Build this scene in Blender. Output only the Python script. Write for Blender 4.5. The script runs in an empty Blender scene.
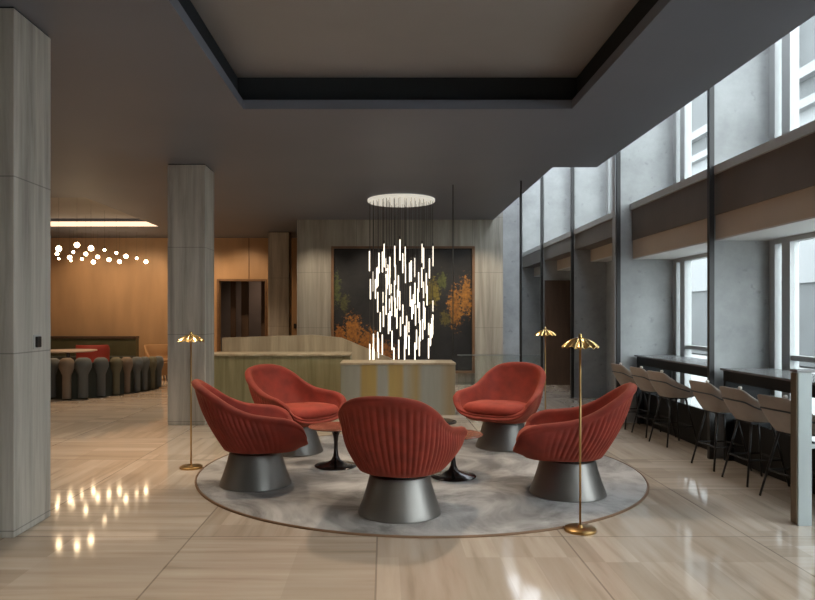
import bpy, bmesh, math, random
from mathutils import Vector, Matrix
random.seed(11)
F, VX, VY, H = 690.0, 384.0, 316.0, 1.45
CEIL = 3.475
sc = bpy.context.scene
COL = sc.collection
def px(x, Z): return (x - VX) * Z / F
def pz(y, Z): return H + (VY - y) * Z / F

# ------------------------------------------------------------------ materials
def newmat(name):
    m = bpy.data.materials.new(name); m.use_nodes = True
    nt = m.node_tree
    return m, nt, nt.nodes['Principled BSDF']
def plain(name, col, rough=0.5, metal=0.0, var=0.0, scale=6.0, bump=0.0, bscale=60.0, stretch=(1, 1, 1), emit=None, es=0.0, sheen=0.0, spec=None):
    m, nt, b = newmat(name)
    b.inputs['Roughness'].default_value = rough
    b.inputs['Metallic'].default_value = metal
    if spec is not None: b.inputs['Specular IOR Level'].default_value = spec
    if sheen:
        b.inputs['Sheen Weight'].default_value = sheen
        b.inputs['Sheen Roughness'].default_value = 0.45
        b.inputs['Sheen Tint'].default_value = (1.0, .34, .16, 1)
    tc = nt.nodes.new('ShaderNodeTexCoord')
    mp = nt.nodes.new('ShaderNodeMapping'); mp.inputs['Scale'].default_value = stretch
    nt.links.new(tc.outputs['Object'], mp.inputs['Vector'])
    if var > 0:
        n = nt.nodes.new('ShaderNodeTexNoise'); n.inputs['Scale'].default_value = scale; n.inputs['Detail'].default_value = 6
        nt.links.new(mp.outputs[0], n.inputs['Vector'])
        r = nt.nodes.new('ShaderNodeValToRGB')
        r.color_ramp.elements[0].position = .3; r.color_ramp.elements[1].position = .7
        r.color_ramp.elements[0].color = (*[c*(1-var) for c in col], 1)
        r.color_ramp.elements[1].color = (*[min(1, c*(1+var)) for c in col], 1)
        nt.links.new(n.outputs['Fac'], r.inputs['Fac']); nt.links.new(r.outputs['Color'], b.inputs['Base Color'])
    else:
        b.inputs['Base Color'].default_value = (*col, 1)
    if bump > 0:
        n2 = nt.nodes.new('ShaderNodeTexNoise'); n2.inputs['Scale'].default_value = bscale
        nt.links.new(tc.outputs['Object'], n2.inputs['Vector'])
        bp = nt.nodes.new('ShaderNodeBump'); bp.inputs['Strength'].default_value = bump; bp.inputs['Distance'].default_value = .01
        nt.links.new(n2.outputs['Fac'], bp.inputs['Height']); nt.links.new(bp.outputs[0], b.inputs['Normal'])
    if emit:
        b.inputs['Emission Color'].default_value = (*emit, 1); b.inputs['Emission Strength'].default_value = es
    return m

def N(nt, t, **kw):
    n = nt.nodes.new(t)
    for k, v in kw.items(): setattr(n, k, v)
    return n
def M(nt, op, a, b=None, c=None):
    n = N(nt, 'ShaderNodeMath', operation=op)
    for i, v in enumerate((a, b, c)):
        if v is None: continue
        if isinstance(v, (int, float)): n.inputs[i].default_value = v
        else: nt.links.new(v, n.inputs[i])
    return n.outputs[0]
def mixc(nt, fac, a, b, bt='MIX'):
    n = N(nt, 'ShaderNodeMix', data_type='RGBA', blend_type=bt)
    for s, v in ((n.inputs[0], fac), (n.inputs[6], a), (n.inputs[7], b)):
        if isinstance(v, (int, float)): s.default_value = v
        elif isinstance(v, tuple): s.default_value = (*v, 1)
        else: nt.links.new(v, s)
    return n.outputs[2]

def stone_mat(name, c1, c2, grain=(5, 5, .35), joint_z=None, joint_h=None, rough=.55, c3=None, joint_off=0.0):
    """travertine cladding with vertical veins and joints"""
    m, nt, b = newmat(name)
    tc = N(nt, 'ShaderNodeTexCoord'); sep = N(nt, 'ShaderNodeSeparateXYZ'); nt.links.new(tc.outputs['Object'], sep.inputs[0])
    mp = N(nt, 'ShaderNodeMapping'); mp.inputs['Scale'].default_value = grain; nt.links.new(tc.outputs['Object'], mp.inputs[0])
    n1 = N(nt, 'ShaderNodeTexNoise'); n1.inputs['Scale'].default_value = 1.6; n1.inputs['Detail'].default_value = 8; n1.inputs['Roughness'].default_value = .62
    n1.inputs['Distortion'].default_value = .3
    nt.links.new(mp.outputs[0], n1.inputs['Vector'])
    r = N(nt, 'ShaderNodeValToRGB'); r.color_ramp.elements[0].position = .32; r.color_ramp.elements[1].position = .68
    r.color_ramp.elements[0].color = (*c1, 1); r.color_ramp.elements[1].color = (*c2, 1)
    if c3:
        e = r.color_ramp.elements.new(.5); e.color = (*c3, 1)
    nt.links.new(n1.outputs['Fac'], r.inputs['Fac'])
    col = r.outputs['Color']
    if joint_z:
        f = M(nt, 'FRACT', M(nt, 'DIVIDE', M(nt, 'SUBTRACT', sep.outputs['Z'], joint_off), joint_z))
        j = M(nt, 'LESS_THAN', f, .008/joint_z)
        col = mixc(nt, M(nt, 'MULTIPLY', j, .5), col, (.05, .05, .05))
        cellz = M(nt, 'FLOOR', M(nt, 'DIVIDE', M(nt, 'SUBTRACT', sep.outputs['Z'], joint_off), joint_z))
    if joint_h:
        s = M(nt, 'ADD', sep.outputs['X'], 20.1)
        f = M(nt, 'FRACT', M(nt, 'DIVIDE', s, joint_h))
        j = M(nt, 'LESS_THAN', f, .010/joint_h)
        col = mixc(nt, M(nt, 'MULTIPLY', j, .45), col, (.05, .05, .05))
        cx = M(nt, 'FLOOR', M(nt, 'DIVIDE', s, joint_h))
        wn = N(nt, 'ShaderNodeTexWhiteNoise', noise_dimensions='1D'); nt.links.new(cx, wn.inputs['W'])
        col = mixc(nt, M(nt, 'MULTIPLY', wn.outputs['Value'], .25), col, (.16, .14, .11))
    nt.links.new(col, b.inputs['Base Color']); b.inputs['Roughness'].default_value = rough
    return m

def floor_mat():
    m, nt, b = newmat('floor_stone')
    tc = N(nt, 'ShaderNodeTexCoord'); sep = N(nt, 'ShaderNodeSeparateXYZ'); nt.links.new(tc.outputs['Object'], sep.inputs[0])
    S = 1.22
    gx = M(nt, 'DIVIDE', M(nt, 'ADD', sep.outputs['X'], 30*S+.05), S); gy = M(nt, 'DIVIDE', M(nt, 'ADD', sep.outputs['Y'], 30*S+.35), S)
    wn0 = N(nt, 'ShaderNodeTexWhiteNoise', noise_dimensions='2D'); cb = N(nt, 'ShaderNodeCombineXYZ')
    nt.links.new(M(nt, 'FLOOR', gx), cb.inputs[0]); nt.links.new(M(nt, 'FLOOR', gy), cb.inputs[1]); nt.links.new(cb.outputs[0], wn0.inputs['Vector'])
    sw = M(nt, 'GREATER_THAN', wn0.outputs['Value'], .66)
    # u runs along the streak, v across it
    u = M(nt, 'ADD', M(nt, 'MULTIPLY', sep.outputs['X'], M(nt, 'SUBTRACT', 1, sw)), M(nt, 'MULTIPLY', sep.outputs['Y'], sw))
    v = M(nt, 'ADD', M(nt, 'MULTIPLY', sep.outputs['Y'], M(nt, 'SUBTRACT', 1, sw)), M(nt, 'MULTIPLY', sep.outputs['X'], sw))
    uv = N(nt, 'ShaderNodeCombineXYZ'); nt.links.new(u, uv.inputs[0]); nt.links.new(v, uv.inputs[1]); nt.links.new(M(nt, 'MULTIPLY', wn0.outputs['Value'], 9), uv.inputs[2])
    mp = N(nt, 'ShaderNodeMapping'); mp.inputs['Scale'].default_value = (.75, 9, 1); nt.links.new(uv.outputs[0], mp.inputs[0])
    n1 = N(nt, 'ShaderNodeTexNoise'); n1.inputs['Scale'].default_value = 1.3; n1.inputs['Detail'].default_value = 7; n1.inputs['Roughness'].default_value = .55
    nt.links.new(mp.outputs[0], n1.inputs['Vector'])
    r = N(nt, 'ShaderNodeValToRGB')
    r.color_ramp.elements[0].position = .28; r.color_ramp.elements[1].position = .70
    r.color_ramp.elements[0].color = (.33, .275, .22, 1); r.color_ramp.elements[1].color = (.58, .51, .435, 1)
    e = r.color_ramp.elements.new(.45); e.color = (.49, .415, .34, 1)
    nt.links.new(n1.outputs['Fac'], r.inputs['Fac'])
    # strips within a slab
    st = M(nt, 'FLOOR', M(nt, 'DIVIDE', M(nt, 'ADD', v, 60), .203))
    wn = N(nt, 'ShaderNodeTexWhiteNoise', noise_dimensions='2D'); cb2 = N(nt, 'ShaderNodeCombineXYZ')
    nt.links.new(st, cb2.inputs[0]); nt.links.new(M(nt, 'FLOOR', M(nt, 'DIVIDE', M(nt, 'ADD', u, M(nt, 'MULTIPLY', wn0.outputs['Value'], 2)), .95)), cb2.inputs[1]); nt.links.new(cb2.outputs[0], wn.inputs['Vector'])
    col = mixc(nt, M(nt, 'MULTIPLY', wn.outputs['Value'], .55), r.outputs['Color'], (.27, .22, .17))
    n3 = N(nt, 'ShaderNodeTexNoise'); n3.inputs['Scale'].default_value = .35; nt.links.new(tc.outputs['Object'], n3.inputs['Vector'])
    col = mixc(nt, M(nt, 'MULTIPLY', n3.outputs['Fac'], .35), col, (.52, .44, .36))
    for g in (gx, gy):
        j = M(nt, 'LESS_THAN', M(nt, 'FRACT', g), .009)
        col = mixc(nt, M(nt, 'MULTIPLY', j, .45), col, (.08, .06, .045))
    nt.links.new(col, b.inputs['Base Color'])
    rr = M(nt, 'ADD', .045, M(nt, 'MULTIPLY', n1.outputs['Fac'], .05))
    nt.links.new(rr, b.inputs['Roughness'])
    b.inputs['Specular IOR Level'].default_value = .42
    return m

def rug_mat():
    m, nt, b = newmat('rug_velvet')
    tc = N(nt, 'ShaderNodeTexCoord')
    n1 = N(nt, 'ShaderNodeTexNoise'); n1.inputs['Scale'].default_value = 1.3; n1.inputs['Detail'].default_value = 9; n1.inputs['Roughness'].default_value = .62; n1.inputs['Distortion'].default_value = 1.2
    nt.links.new(tc.outputs['Object'], n1.inputs['Vector'])
    r = N(nt, 'ShaderNodeValToRGB'); r.color_ramp.elements[0].position = .38; r.color_ramp.elements[1].position = .60
    r.color_ramp.elements[0].color = (.085, .075, .068, 1); r.color_ramp.elements[1].color = (.42, .405, .39, 1)
    e = r.color_ramp.elements.new(.48); e.color = (.235, .222, .21, 1)
    nt.links.new(n1.outputs['Fac'], r.inputs['Fac']); nt.links.new(r.outputs['Color'], b.inputs['Base Color'])
    b.inputs['Roughness'].default_value = .85; b.inputs['Sheen Weight'].default_value = .35
    n2 = N(nt, 'ShaderNodeTexNoise'); n2.inputs['Scale'].default_value = 240
    nt.links.new(tc.outputs['Object'], n2.inputs['Vector'])
    bp = N(nt, 'ShaderNodeBump'); bp.inputs['Strength'].default_value = .35; bp.inputs['Distance'].default_value = .01
    nt.links.new(n2.outputs['Fac'], bp.inputs['Height']); nt.links.new(bp.outputs[0], b.inputs['Normal'])
    return m

def concrete_mat(name, c, var=.2, rough=.75):
    m, nt, b = newmat(name)
    tc = N(nt, 'ShaderNodeTexCoord')
    n1 = N(nt, 'ShaderNodeTexNoise'); n1.inputs['Scale'].default_value = 2.2; n1.inputs['Detail'].default_value = 9; n1.inputs['Roughness'].default_value = .65
    n2 = N(nt, 'ShaderNodeTexNoise'); n2.inputs['Scale'].default_value = 9; n2.inputs['Detail'].default_value = 4
    for n in (n1, n2): nt.links.new(tc.outputs['Object'], n.inputs['Vector'])
    r = N(nt, 'ShaderNodeValToRGB'); r.color_ramp.elements[0].position = .3; r.color_ramp.elements[1].position = .7
    r.color_ramp.elements[0].color = (*[k*(1-var) for k in c], 1); r.color_ramp.elements[1].color = (*[k*(1+var) for k in c], 1)
    nt.links.new(n1.outputs['Fac'], r.inputs['Fac'])
    s = N(nt, 'ShaderNodeValToRGB'); s.color_ramp.elements[0].position = .27; s.color_ramp.elements[1].position = .36
    s.color_ramp.elements[0].color = (.75, .75, .75, 1); s.color_ramp.elements[1].color = (1, 1, 1, 1)
    nt.links.new(n2.outputs['Fac'], s.inputs['Fac'])
    nt.links.new(mixc(nt, 1.0, r.outputs['Color'], s.outputs['Color'], 'MULTIPLY'), b.inputs['Base Color'])
    b.inputs['Roughness'].default_value = rough
    return m

def painting_mat():
    m, nt, b = newmat('painted_landscape')
    tc = N(nt, 'ShaderNodeTexCoord'); sep = N(nt, 'ShaderNodeSeparateXYZ'); nt.links.new(tc.outputs['Object'], sep.inputs[0])
    n1 = N(nt, 'ShaderNodeTexNoise'); n1.inputs['Scale'].default_value = 3.2; n1.inputs['Detail'].default_value = 9; n1.inputs['Roughness'].default_value = .7; n1.inputs['Distortion'].default_value = .6
    nt.links.new(tc.outputs['Object'], n1.inputs['Vector'])
    r = N(nt, 'ShaderNodeValToRGB'); r.color_ramp.elements[0].position = .35; r.color_ramp.elements[1].position = .7
    r.color_ramp.elements[0].color = (.003, .004, .005, 1); r.color_ramp.elements[1].color = (.014, .014, .016, 1)
    nt.links.new(n1.outputs['Fac'], r.inputs['Fac']); col = r.outputs['Color']
    n2 = N(nt, 'ShaderNodeTexNoise'); n2.inputs['Scale'].default_value = 13; n2.inputs['Detail'].default_value = 10; n2.inputs['Roughness'].default_value = .8
    nt.links.new(tc.outputs['Object'], n2.inputs['Vector'])
    nn = M(nt, 'SUBTRACT', n2.outputs['Fac'], .5)
    # clumps of autumn foliage (x, z, rx, rz, colour)
    for (cx, cz, rx, rz, c) in ((-.92, .95, .16, .30, (.25, .09, .015)), (-.66, 1.12, .20, .36, (.28, .11, .018)), (-.36, .86, .26, .34, (.26, .10, .016)), (-.05, .70, .3, .22, (.22, .08, .015)),
                                (-1.02, 2.02, .12, .36, (.05, .06, .015)), (-.84, 1.72, .10, .2, (.05, .05, .015)),
                                (1.02, 1.95, .17, .30, (.15, .12, .02)), (1.22, 2.20, .10, .2, (.06, .07, .015)), (1.50, 1.62, .16, .42, (.24, .10, .014)), (1.72, 1.86, .14, .42, (.26, .11, .014)), (1.30, 1.40, .12, .16, (.08, .065, .015))):
        dx = M(nt, 'DIVIDE', M(nt, 'SUBTRACT', sep.outputs['X'], cx), rx); dz = M(nt, 'DIVIDE', M(nt, 'SUBTRACT', sep.outputs['Z'], cz), rz)
        d = M(nt, 'SQRT', M(nt, 'ADD', M(nt, 'MULTIPLY', dx, dx), M(nt, 'MULTIPLY', dz, dz)))
        f = M(nt, 'SUBTRACT', M(nt, 'ADD', 1.0, M(nt, 'MULTIPLY', nn, 4.5)), d)
        g = N(nt, 'ShaderNodeClamp'); nt.links.new(M(nt, 'MULTIPLY', f, 3.0), g.inputs[0])
        t = M(nt, 'ADD', .55, M(nt, 'MULTIPLY', n1.outputs['Fac'], .8))
        cc = mixc(nt, g.outputs[0], col, mixc(nt, M(nt, 'MULTIPLY_ADD', nn, 3.0, .45), tuple(k*.25 for k in c), tuple(min(1, k*1.6) for k in c)))
        col = cc
    nt.links.new(col, b.inputs['Base Color']); b.inputs['Roughness'].default_value = .6
    return m

def stripe_mat():
    m, nt, b = newmat('striped_onyx')
    tc = N(nt, 'ShaderNodeTexCoord'); sep = N(nt, 'ShaderNodeSeparateXYZ'); nt.links.new(tc.outputs['Object'], sep.inputs[0])
    n = N(nt, 'ShaderNodeTexNoise'); n.inputs['Scale'].default_value = 6; mp = N(nt, 'ShaderNodeMapping'); mp.inputs['Scale'].default_value = (3, 1, .3)
    nt.links.new(tc.outputs['Object'], mp.inputs[0]); nt.links.new(mp.outputs[0], n.inputs['Vector'])
    r = N(nt, 'ShaderNodeValToRGB'); cr = r.color_ramp; cr.interpolation = 'LINEAR'
    stops = [(0, (.30, .30, .22)), (.05, (.33, .33, .27)), (.16, (.35, .35, .31)), (.19, (.42, .29, .09)), (.30, (.45, .32, .10)), (.33, (.36, .37, .34)), (.40, (.36, .37, .33)), (.43, (.46, .33, .11)), (.53, (.44, .30, .10)), (.56, (.38, .37, .31)), (.66, (.39, .29, .12)), (.72, (.34, .35, .32)), (.86, (.34, .33, .28)), (.95, (.33, .24, .13)), (1, (.30, .25, .17))]
    cr.elements[0].color = (*stops[0][1], 1); cr.elements[1].color = (*stops[-1][1], 1)
    for p, c in stops[1:-1]:
        e = cr.elements.new(p); e.color = (*c, 1)
    t = M(nt, 'DIVIDE', M(nt, 'ADD', sep.outputs['X'], .84), 1.68)
    t = M(nt, 'ADD', t, M(nt, 'MULTIPLY', M(nt, 'SUBTRACT', n.outputs['Fac'], .5), .02))
    nt.links.new(t, r.inputs['Fac']); nt.links.new(mixc(nt, M(nt, 'MULTIPLY', n.outputs['Fac'], .35), r.outputs['Color'], (.16, .15, .12)), b.inputs['Base Color'])
    b.inputs['Roughness'].default_value = .3
    return m

def ceiling_mat():
    m, nt, b = newmat('ceiling_paint')
    tc = N(nt, 'ShaderNodeTexCoord'); 
    n = N(nt, 'ShaderNodeTexNoise'); n.inputs['Scale'].default_value = .8; n.inputs['Detail'].default_value = 5
    nt.links.new(tc.outputs['Object'], n.inputs['Vector'])
    r = N(nt, 'ShaderNodeValToRGB'); r.color_ramp.elements[0].color = (.118, .135, .175, 1); r.color_ramp.elements[1].color = (.155, .17, .21, 1)
    nt.links.new(n.outputs['Fac'], r.inputs['Fac']); nt.links.new(r.outputs['Color'], b.inputs['Base Color'])
    b.inputs['Roughness'].default_value = .55
    return m

MT = dict(
    floor=floor_mat(), rug=rug_mat(), ceiling=ceiling_mat(), art=painting_mat(), stripe=stripe_mat(),
    stone=stone_mat('travertine_column', (.27, .25, .22), (.54, .515, .465), joint_z=1.16, c3=(.41, .388, .345), joint_off=.04),
    wallstone=stone_mat('travertine_wall', (.235, .218, .185), (.45, .43, .375), grain=(4.5, 4.5, .3), joint_z=1.16, joint_h=1.22, c3=(.35, .333, .285), joint_off=.04),
    counter=stone_mat('pale_travertine', (.30, .24, .16), (.52, .44, .31), grain=(4, 4, .25), rough=.4),
    onyx=stone_mat('green_veined_stone', (.17, .155, .075), (.30, .265, .155), grain=(5, 5, .3), rough=.35, c3=(.235, .21, .115)),
    concrete=concrete_mat('cast_concrete', (.36, .37, .37)),
    orange=plain('warm_wood_wall', (.42, .26, .14), .5, var=.10, scale=3, stretch=(1.2, 1.2, .25)),
    velvet=plain('red_velvet', (.21, .020, .010), .8, var=.22, scale=9, bump=.12, bscale=160, sheen=.3),
    velvet_in=plain('red_velvet_inner', (.27, .026, .013), .8, var=.2, scale=9, bump=.12, bscale=160, sheen=.28),
    pewter=plain('pewter_base', (.24, .225, .21), .42, metal=.85, var=.08, scale=2),
    black=plain('black_metal', (.018, .018, .019), .45, metal=.3),
    dark=plain('dark_board', (.012, .013, .014), .5, spec=.2),
    tulip=plain('dark_bronze_foot', (.035, .028, .028), .16, metal=.6),
    marble=plain('red_brown_marble', (.20, .075, .05), .18, var=.45, scale=7),
    brass=plain('polished_brass', (.62, .42, .17), .22, metal=1.0),
    brass_dk=plain('brushed_brass', (.42, .27, .11), .33, metal=1.0),
    taupe=plain('taupe_leather', (.33, .27, .225), .5, var=.08, scale=8),
    charcoal=plain('charcoal_leather', (.055, .06, .065), .5),
    white=plain('white_paint', (.45, .46, .46), .5),
    bead=plain('pale_bead', (.75, .73, .68), .3),
    steel=plain('dark_steel_profile', (.035, .034, .034), .45, metal=.4),
    beam=plain('bronze_fascia', (.145, .118, .10), .45, metal=.2, var=.12, scale=2),
    beige=plain('beige_fascia', (.52, .43, .34), .6, var=.06, scale=2),
    soffit=plain('pale_soffit', (.62, .62, .60), .6),
    ledge=plain('grey_ledge', (.42, .42, .41), .5),
    topstone=plain('grey_counter_top', (.22, .22, .225), .25, var=.1, scale=5),
    post=plain('grey_post', (.30, .33, .33), .35, metal=.3),
    postside=plain('brown_post_side', (.14, .10, .055), .5),
    frame=plain('walnut_frame', (.17, .095, .05), .45, var=.15, scale=6),
    door=plain('brown_timber_door', (.085, .05, .032), .5, var=.15, scale=4, stretch=(4, 4, .5)),
    recess=plain('recess_plaster', (.27, .27, .27), .7, var=.06, scale=1),
    gap=plain('painted_gap_shade', (.028, .033, .038), .9, spec=.1),  # near-black colour stands for the shade inside gaps and joints
    cove=plain('cove_light', (1, .8, .6), .5, emit=(1.0, .72, .50), es=1.1),
    glow=plain('glowing_glass', (1, .9, .75), .3, emit=(1.0, .89, .74), es=1.5),
    bulb=plain('glowing_globe', (1, .85, .6), .3, emit=(1.0, .74, .45), es=20.0),
    cable=plain('dark_cable', (.05, .045, .04), .5),
    disc=plain('ivory_canopy', (.62, .60, .52), .5, emit=(1.0, .96, .84), es=.42),  # slight emission added to brighten the plate, which is no lamp
    facade=plain('outside_render', (.16, .165, .17), .8),
    facade_dk=plain('outside_grey', (.05, .053, .056), .7, var=.15, scale=1),
    ground=plain('outside_paving', (.30, .30, .30), .8),
    roll1=plain('grey_upholstery', (.095, .105, .105), .85, bump=.1),
    roll2=plain('olive_upholstery', (.115, .105, .065), .85, bump=.1),
    roll3=plain('taupe_upholstery', (.17, .13, .095), .85, bump=.1),
    sofabody=plain('dark_green_upholstery', (.025, .030, .024), .85),
    tan=plain('tan_upholstery', (.30, .17, .075), .8),
    redfab=plain('red_upholstery', (.22, .02, .012), .7),
    olive=plain('olive_panel', (.085, .078, .038), .6, var=.15, scale=3),
    tabletop=plain('pale_table_top', (.34, .29, .25), .3),
)
def glass_mat(name, tint):
    m, nt, b = newmat(name)
    out = nt.nodes['Material Output']; nt.nodes.remove(b)
    tr = N(nt, 'ShaderNodeBsdfTransparent'); gl = N(nt, 'ShaderNodeBsdfGlossy'); gl.inputs['Roughness'].default_value = .03
    tr.inputs['Color'].default_value = (*tint, 1)
    mx = N(nt, 'ShaderNodeMixShader'); lw = N(nt, 'ShaderNodeLayerWeight'); lw.inputs['Blend'].default_value = .5
    fr = M(nt, 'ADD', .03, M(nt, 'MULTIPLY', M(nt, 'POWER', lw.outputs['Facing'], 5), .5))
    nt.links.new(fr, mx.inputs[0]); nt.links.new(tr.outputs[0], mx.inputs[1]); nt.links.new(gl.outputs[0], mx.inputs[2])
    nt.links.new(mx.outputs[0], out.inputs['Surface'])
    return m
MT['glass'] = glass_mat('clear_glass', (.93, .96, .95))
MT['roofglass'] = glass_mat('tinted_roof_glass', (.74, .75, .76))

# ------------------------------------------------------------------ mesh helpers
def box(bm, x0, x1, y0, y1, z0, z1):
    vs = [bm.verts.new((x, y, z)) for z in (z0, z1) for x, y in ((x0, y0), (x1, y0), (x1, y1), (x0, y1))]
    fs = [(3, 2, 1, 0), (4, 5, 6, 7), (0, 1, 5, 4), (1, 2, 6, 5), (2, 3, 7, 6), (3, 0, 4, 7)]
    return [bm.faces.new([vs[i] for i in f]) for f in fs]
def lathe(bm, prof, n=40, cx=0, cy=0, zoff=0, flute=None):
    rings = []
    for r, z in prof:
        if r < 1e-6: rings.append([bm.verts.new((cx, cy, z+zoff))]); continue
        ring = []
        for i in range(n):
            a = 2*math.pi*i/n; rr = r*(1 + (flute(a, r) if flute else 0))
            ring.append(bm.verts.new((cx+rr*math.cos(a), cy+rr*math.sin(a), z+zoff)))
        rings.append(ring)
    for A, B in zip(rings, rings[1:]):
        if len(A) == 1 and len(B) == 1: continue
        for i in range(n):
            j = (i+1) % n
            if len(A) == 1: bm.faces.new((A[0], B[j], B[i]))
            elif len(B) == 1: bm.faces.new((A[i], A[j], B[0]))
            else: bm.faces.new((A[i], A[j], B[j], B[i]))
def tube(bm, pts, r, n=8, closed=False):
    pts = [Vector(p) for p in pts]; rings = []
    m = len(pts)
    for i, p in enumerate(pts):
        a = pts[(i-1) % m] if (closed or i > 0) else p; b = pts[(i+1) % m] if (closed or i < m-1) else p
        t = (b-a).normalized()
        up = Vector((0, 0, 1)) if abs(t.z) < .95 else Vector((1, 0, 0))
        s = t.cross(up).normalized(); u = s.cross(t)
        rr = r[i] if isinstance(r, (list, tuple)) else r
        rings.append([bm.verts.new(p + rr*(math.cos(2*math.pi*k/n)*s + math.sin(2*math.pi*k/n)*u)) for k in range(n)])
    for i in range(m if closed else m-1):
        A, B = rings[i], rings[(i+1) % m]
        for k in range(n): bm.faces.new((A[k], A[(k+1) % n], B[(k+1) % n], B[k]))
    if not closed:
        bm.faces.new(rings[0][::-1]); bm.faces.new(rings[-1])
def obj(name, bm, mat, parent=None, smooth=False, bevel=0, mats=None):
    bmesh.ops.recalc_face_normals(bm, faces=bm.faces)
    me = bpy.data.meshes.new(name); bm.to_mesh(me); bm.free()
    for mm in (mats or [mat]): me.materials.append(mm)
    if smooth:
        for p in me.polygons: p.use_smooth = True
    o = bpy.data.objects.new(name, me); COL.objects.link(o)
    if parent: o.parent = parent
    if bevel:
        md = o.modifiers.new('bevel', 'BEVEL'); md.width = bevel; md.segments = 2; md.limit_method = 'ANGLE'
    return o
def tag(o, label, cat, group=None):
    o['label'] = label; o['category'] = cat
    if group: o['group'] = group
    return o
def thing(name, label, cat, loc=(0, 0, 0), rz=0, group=None):
    o = bpy.data.objects.new(name, None); COL.objects.link(o)
    o.location = loc; o.rotation_euler = (0, 0, rz); o.empty_display_size = .1
    return tag(o, label, cat, group)
def struct(name, bm, mat, parent=None, mats=None, smooth=False):
    o = obj(name, bm, mat, parent, smooth, mats=mats)
    if not parent: o['kind'] = 'structure'
    return o
def bxs(*bs):
    bm = bmesh.new()
    for b in bs: box(bm, *b)
    return bm
def dup(root, loc, rz, label):
    r = root.copy(); COL.objects.link(r); r.location = loc; r.rotation_euler = (0, 0, rz); r['label'] = label
    for ch in root.children:
        c = ch.copy(); COL.objects.link(c); c.parent = r
        for g in ch.children:
            d = g.copy(); COL.objects.link(d); d.parent = c
    return r
def smooth_angle(o, deg=40):
    for p in o.data.polygons: p.use_smooth = True
    o.data.set_sharp_from_angle(angle=math.radians(deg))

# ------------------------------------------------------------------ the room shell
XL, XW, XF = -9.0, 3.93, 3.37        # left wall, window plane, face of fins and beam
YB, YN = 17.9, -3.0
struct('floor', bxs((XL-.2, 4.1, YN-.2, YB+.3, -.2, 0)), MT['floor'])
def holes(x0, x1, y0, y1, hx0, hx1, hy0, hy1, z0, z1):
    return [(x0, hx0, y0, y1, z0, z1), (hx1, x1, y0, y1, z0, z1), (hx0, hx1, y0, hy0, z0, z1), (hx0, hx1, hy1, y1, z0, z1)]
RX0, RX1, RY0, RY1 = -1.38, 1.84, .6, 6.75
LX0, LX1, LY0, LY1 = -8.3, -5.1, 11.8, 15.7
c = CEIL
bm = bxs(*holes(XL-.2, 2.9, YN-.2, 9.4, RX0, RX1, RY0, RY1, c, c+.09))
for b in holes(XL-.2, 2.3, 9.4, YB+.2, LX0, LX1, LY0, LY1, c, c+.09): box(bm, *b)
# deeper slab above, the recesses wider than their openings by a shadow gap
for b in holes(XL-.2, 2.9, YN-.2, 9.4, RX0-.10, RX1+.10, RY0-.1, RY1+.12, c+.0901, c+.5): box(bm, *b)
for b in holes(XL-.2, 2.3, 9.4, YB+.2, LX0, LX1, LY0, LY1, c+.0901, c+.5): box(bm, *b)
struct('ceiling', bm, MT['ceiling'])
struct('ceiling', bxs((RX0-.1, RX1+.1, RY0-.1, RY1+.12, c+.34, c+.44)), MT['recess'])
struct('ceiling', bxs((LX0, LX1, LY0, LY1, c+.19, c+.29)), MT['recess'])
# dark strips in the big recess, shadow-gap shade put into their colour
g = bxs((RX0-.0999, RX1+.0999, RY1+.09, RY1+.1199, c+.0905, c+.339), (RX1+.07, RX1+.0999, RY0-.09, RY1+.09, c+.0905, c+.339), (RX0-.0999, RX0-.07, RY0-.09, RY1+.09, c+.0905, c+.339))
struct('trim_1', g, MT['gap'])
struct('wall_left', bxs((XL-.2, XL, YN, YB, 0, c)), MT['orange'])
# back wall with an opening, x -3.1..; opening px 219..265, y 281..338
ox0, ox1 = px(219, YB), px(265, YB); oz1 = pz(281, YB)
struct('wall_back', bxs((XL, ox0, YB, YB+.2, 0, c), (ox1, 3.2, YB, YB+.2, 0, c), (ox0, ox1, YB, YB+.2, oz1, c)), MT['orange'])
struct('trim_2', bxs((px(249, YB)-.012, px(249, YB)+.012, YB-.012, YB, oz1+.05, c)), MT['frame'])
struct('trim_3', bxs((ox0-.05, ox0, YB-.03, YB, 0, oz1), (ox1, ox1+.05, YB-.03, YB, 0, oz1), (ox0-.05, ox1+.05, YB-.03, YB, oz1, oz1+.05)), MT['frame'])
# dark room beyond the opening
struct('wall_beyond', bxs((ox0-1, ox1+1, YB+3.0, YB+3.2, 0, 3.2), (ox0-1.2, ox0-1, YB+.2, YB+3, 0, 3.2), (ox1+1, ox1+1.2, YB+.2, YB+3, 0, 3.2), (ox0-1, ox1+1, YB+.2, YB+3, 3.1, 3.2), (ox0-1, ox1+1, YB+.2, YB+3, -.1, 0)), MT['recess'])
for i, (a, b_) in enumerate(((.12, .26), (.36, .56), (.86, 1.0), (1.1, 1.18))):
    o = struct('trim_%d' % (4+i), bxs((ox0+a, ox0+b_, YB+.8+.25*i, YB+.86+.25*i, 0, 3.05)), MT['door'])
# stone wall carrying the painting
sx0, sx1, SY = px(297, 14.5), 2.5, 14.5
nx0, nx1, nz1 = px(331, SY), px(475, SY), pz(246, SY)
struct('wall_back', bxs((sx0, nx0, SY, SY+.5, 0, 5.2), (nx1, sx1, SY, SY+.5, 0, 5.2), (nx0, nx1, SY, SY+.5, nz1, 5.2), (nx0, nx1, SY+.12, SY+.5, 0, nz1)), MT['wallstone'])
struct('wall_far', bxs((sx1, 4.1, 17.6, 17.8, 0, 5.2)), MT['concrete'])
struct('wall_far', bxs((sx1-.3, sx1, SY+.5, 17.6, 0, 5.2)), MT['concrete'])

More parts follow.
